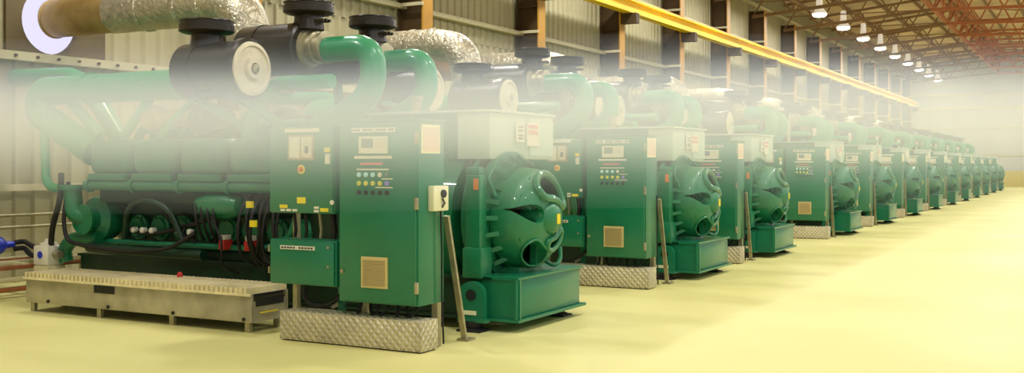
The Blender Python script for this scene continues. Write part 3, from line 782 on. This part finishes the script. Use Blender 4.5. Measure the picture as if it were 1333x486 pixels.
# ------------------------------------------------------------------ bank of white mist drifting in the aisle
CA = math.atan(754 / 1377); SN, CS = math.sin(CA), math.cos(CA)
def mist():
    DC = 6.7; SIG = .95; OK = 1.08
    prof = [(48, 0.02), (62, .07), (75, .16), (90, .38), (102, .66), (115, 1.0), (130, 1.35), (150, 1.5), (170, 1.28), (190, .92), (210, .52), (228, .27), (246, .12), (262, .05), (275, .02)]
    NL = 40; bm = bmesh.new(); rings = []
    for i in range(NL + 1):
        L = -6.5 + 13.0 * i / NL
        ring = []
        wob = 1 + .05 * math.sin(L * 1.3) + .04 * math.sin(L * 2.9 + 1)
        hz = 0.02 * math.sin(L * .9 + .5)
        for side in (1, -1):
            seq = prof if side == 1 else prof[::-1]
            for y, od in seq:
                D = DC + side * od * OK * wob / SIG / 2
                z = 1.6 + (215 - y) / 1377 * DC + hz
                ring.append(bm.verts.new((-SN*D + CS*L, CS*D + SN*L, z)))
        rings.append(ring)
    n_ = len(rings[0])
    for p, q in zip(rings, rings[1:]):
        for i in range(n_): bm.faces.new((p[i], p[(i+1) % n_], q[(i+1) % n_], q[i]))
    bm.faces.new(rings[0][::-1]); bm.faces.new(rings[-1])
    bmesh.ops.recalc_face_normals(bm, faces=bm.faces[:])
    me = bpy.data.meshes.new('mist'); bm.to_mesh(me); bm.free()
    m = bpy.data.materials.new('mist'); m.use_nodes = True; nt = m.node_tree; nt.nodes.clear()
    v = nt.nodes.new('ShaderNodeVolumeScatter'); v.inputs['Density'].default_value = SIG; v.inputs['Color'].default_value = (.655, .735, .885, 1)
    v.inputs['Anisotropy'].default_value = 0.0
    out = nt.nodes.new('ShaderNodeOutputMaterial'); nt.links.new(v.outputs[0], out.inputs['Volume'])
    me.materials.append(m)
    o = bpy.data.objects.new('mist', me); C.objects.link(o)
    o['kind'] = 'stuff'; o['label'] = 'white bank of mist hanging at head height in front of the machines'; o['category'] = 'mist'
mist()

# ------------------------------------------------------------------ daylight, camera
w = bpy.data.worlds.new('World'); bpy.context.scene.world = w; w.use_nodes = True
nt = w.node_tree; bg = nt.nodes['Background']
tc = nt.nodes.new('ShaderNodeTexCoord'); sp = nt.nodes.new('ShaderNodeSeparateXYZ'); nt.links.new(tc.outputs['Generated'], sp.inputs[0])
rp = nt.nodes.new('ShaderNodeValToRGB'); nt.links.new(sp.outputs[0], rp.inputs['Fac'])
mr = nt.nodes.new('ShaderNodeMapRange'); mr.inputs['From Min'].default_value = -1; mr.inputs['From Max'].default_value = 0.2
nt.links.new(sp.outputs[0], mr.inputs['Value']); nt.links.new(mr.outputs[0], rp.inputs['Fac'])
rp.color_ramp.elements[0].color = (.78, .74, 1, 1); rp.color_ramp.elements[0].position = .3
rp.color_ramp.elements[1].color = (.97, .985, 1, 1); rp.color_ramp.elements[1].position = .8
nt.links.new(rp.outputs[0], bg.inputs['Color'])
ms = nt.nodes.new('ShaderNodeMapRange'); ms.inputs['From Min'].default_value = -.9; ms.inputs['From Max'].default_value = -.3
ms.inputs['To Min'].default_value = 1.2; ms.inputs['To Max'].default_value = .5
nt.links.new(sp.outputs[0], ms.inputs['Value']); nt.links.new(ms.outputs[0], bg.inputs['Strength'])

cam = bpy.data.cameras.new('camera'); co = bpy.data.objects.new('camera', cam); C.objects.link(co)
cam.sensor_width = 36; cam.lens = 1377 / 1333 * 36
co.location = (0, 0, 1.6); co.rotation_euler = (PI/2, 0, CA)
cam.shift_x = (666.5 - 666) / 1333
cam.shift_y = -(243 - 215) / 1333
cam.clip_end = 300
sc = bpy.context.scene; sc.camera = co
sc.view_settings.view_transform = 'Standard'; sc.view_settings.look = 'None'; sc.view_settings.gamma = 1; sc.view_settings.use_curve_mapping = False
sc.view_settings.exposure = 0.02
sc.cycles.volume_bounces = 6; sc.cycles.max_bounces = 8; sc.cycles.diffuse_bounces = 4
sc.cycles.use_denoising = True
sc.cycles.sample_clamp_indirect = 6
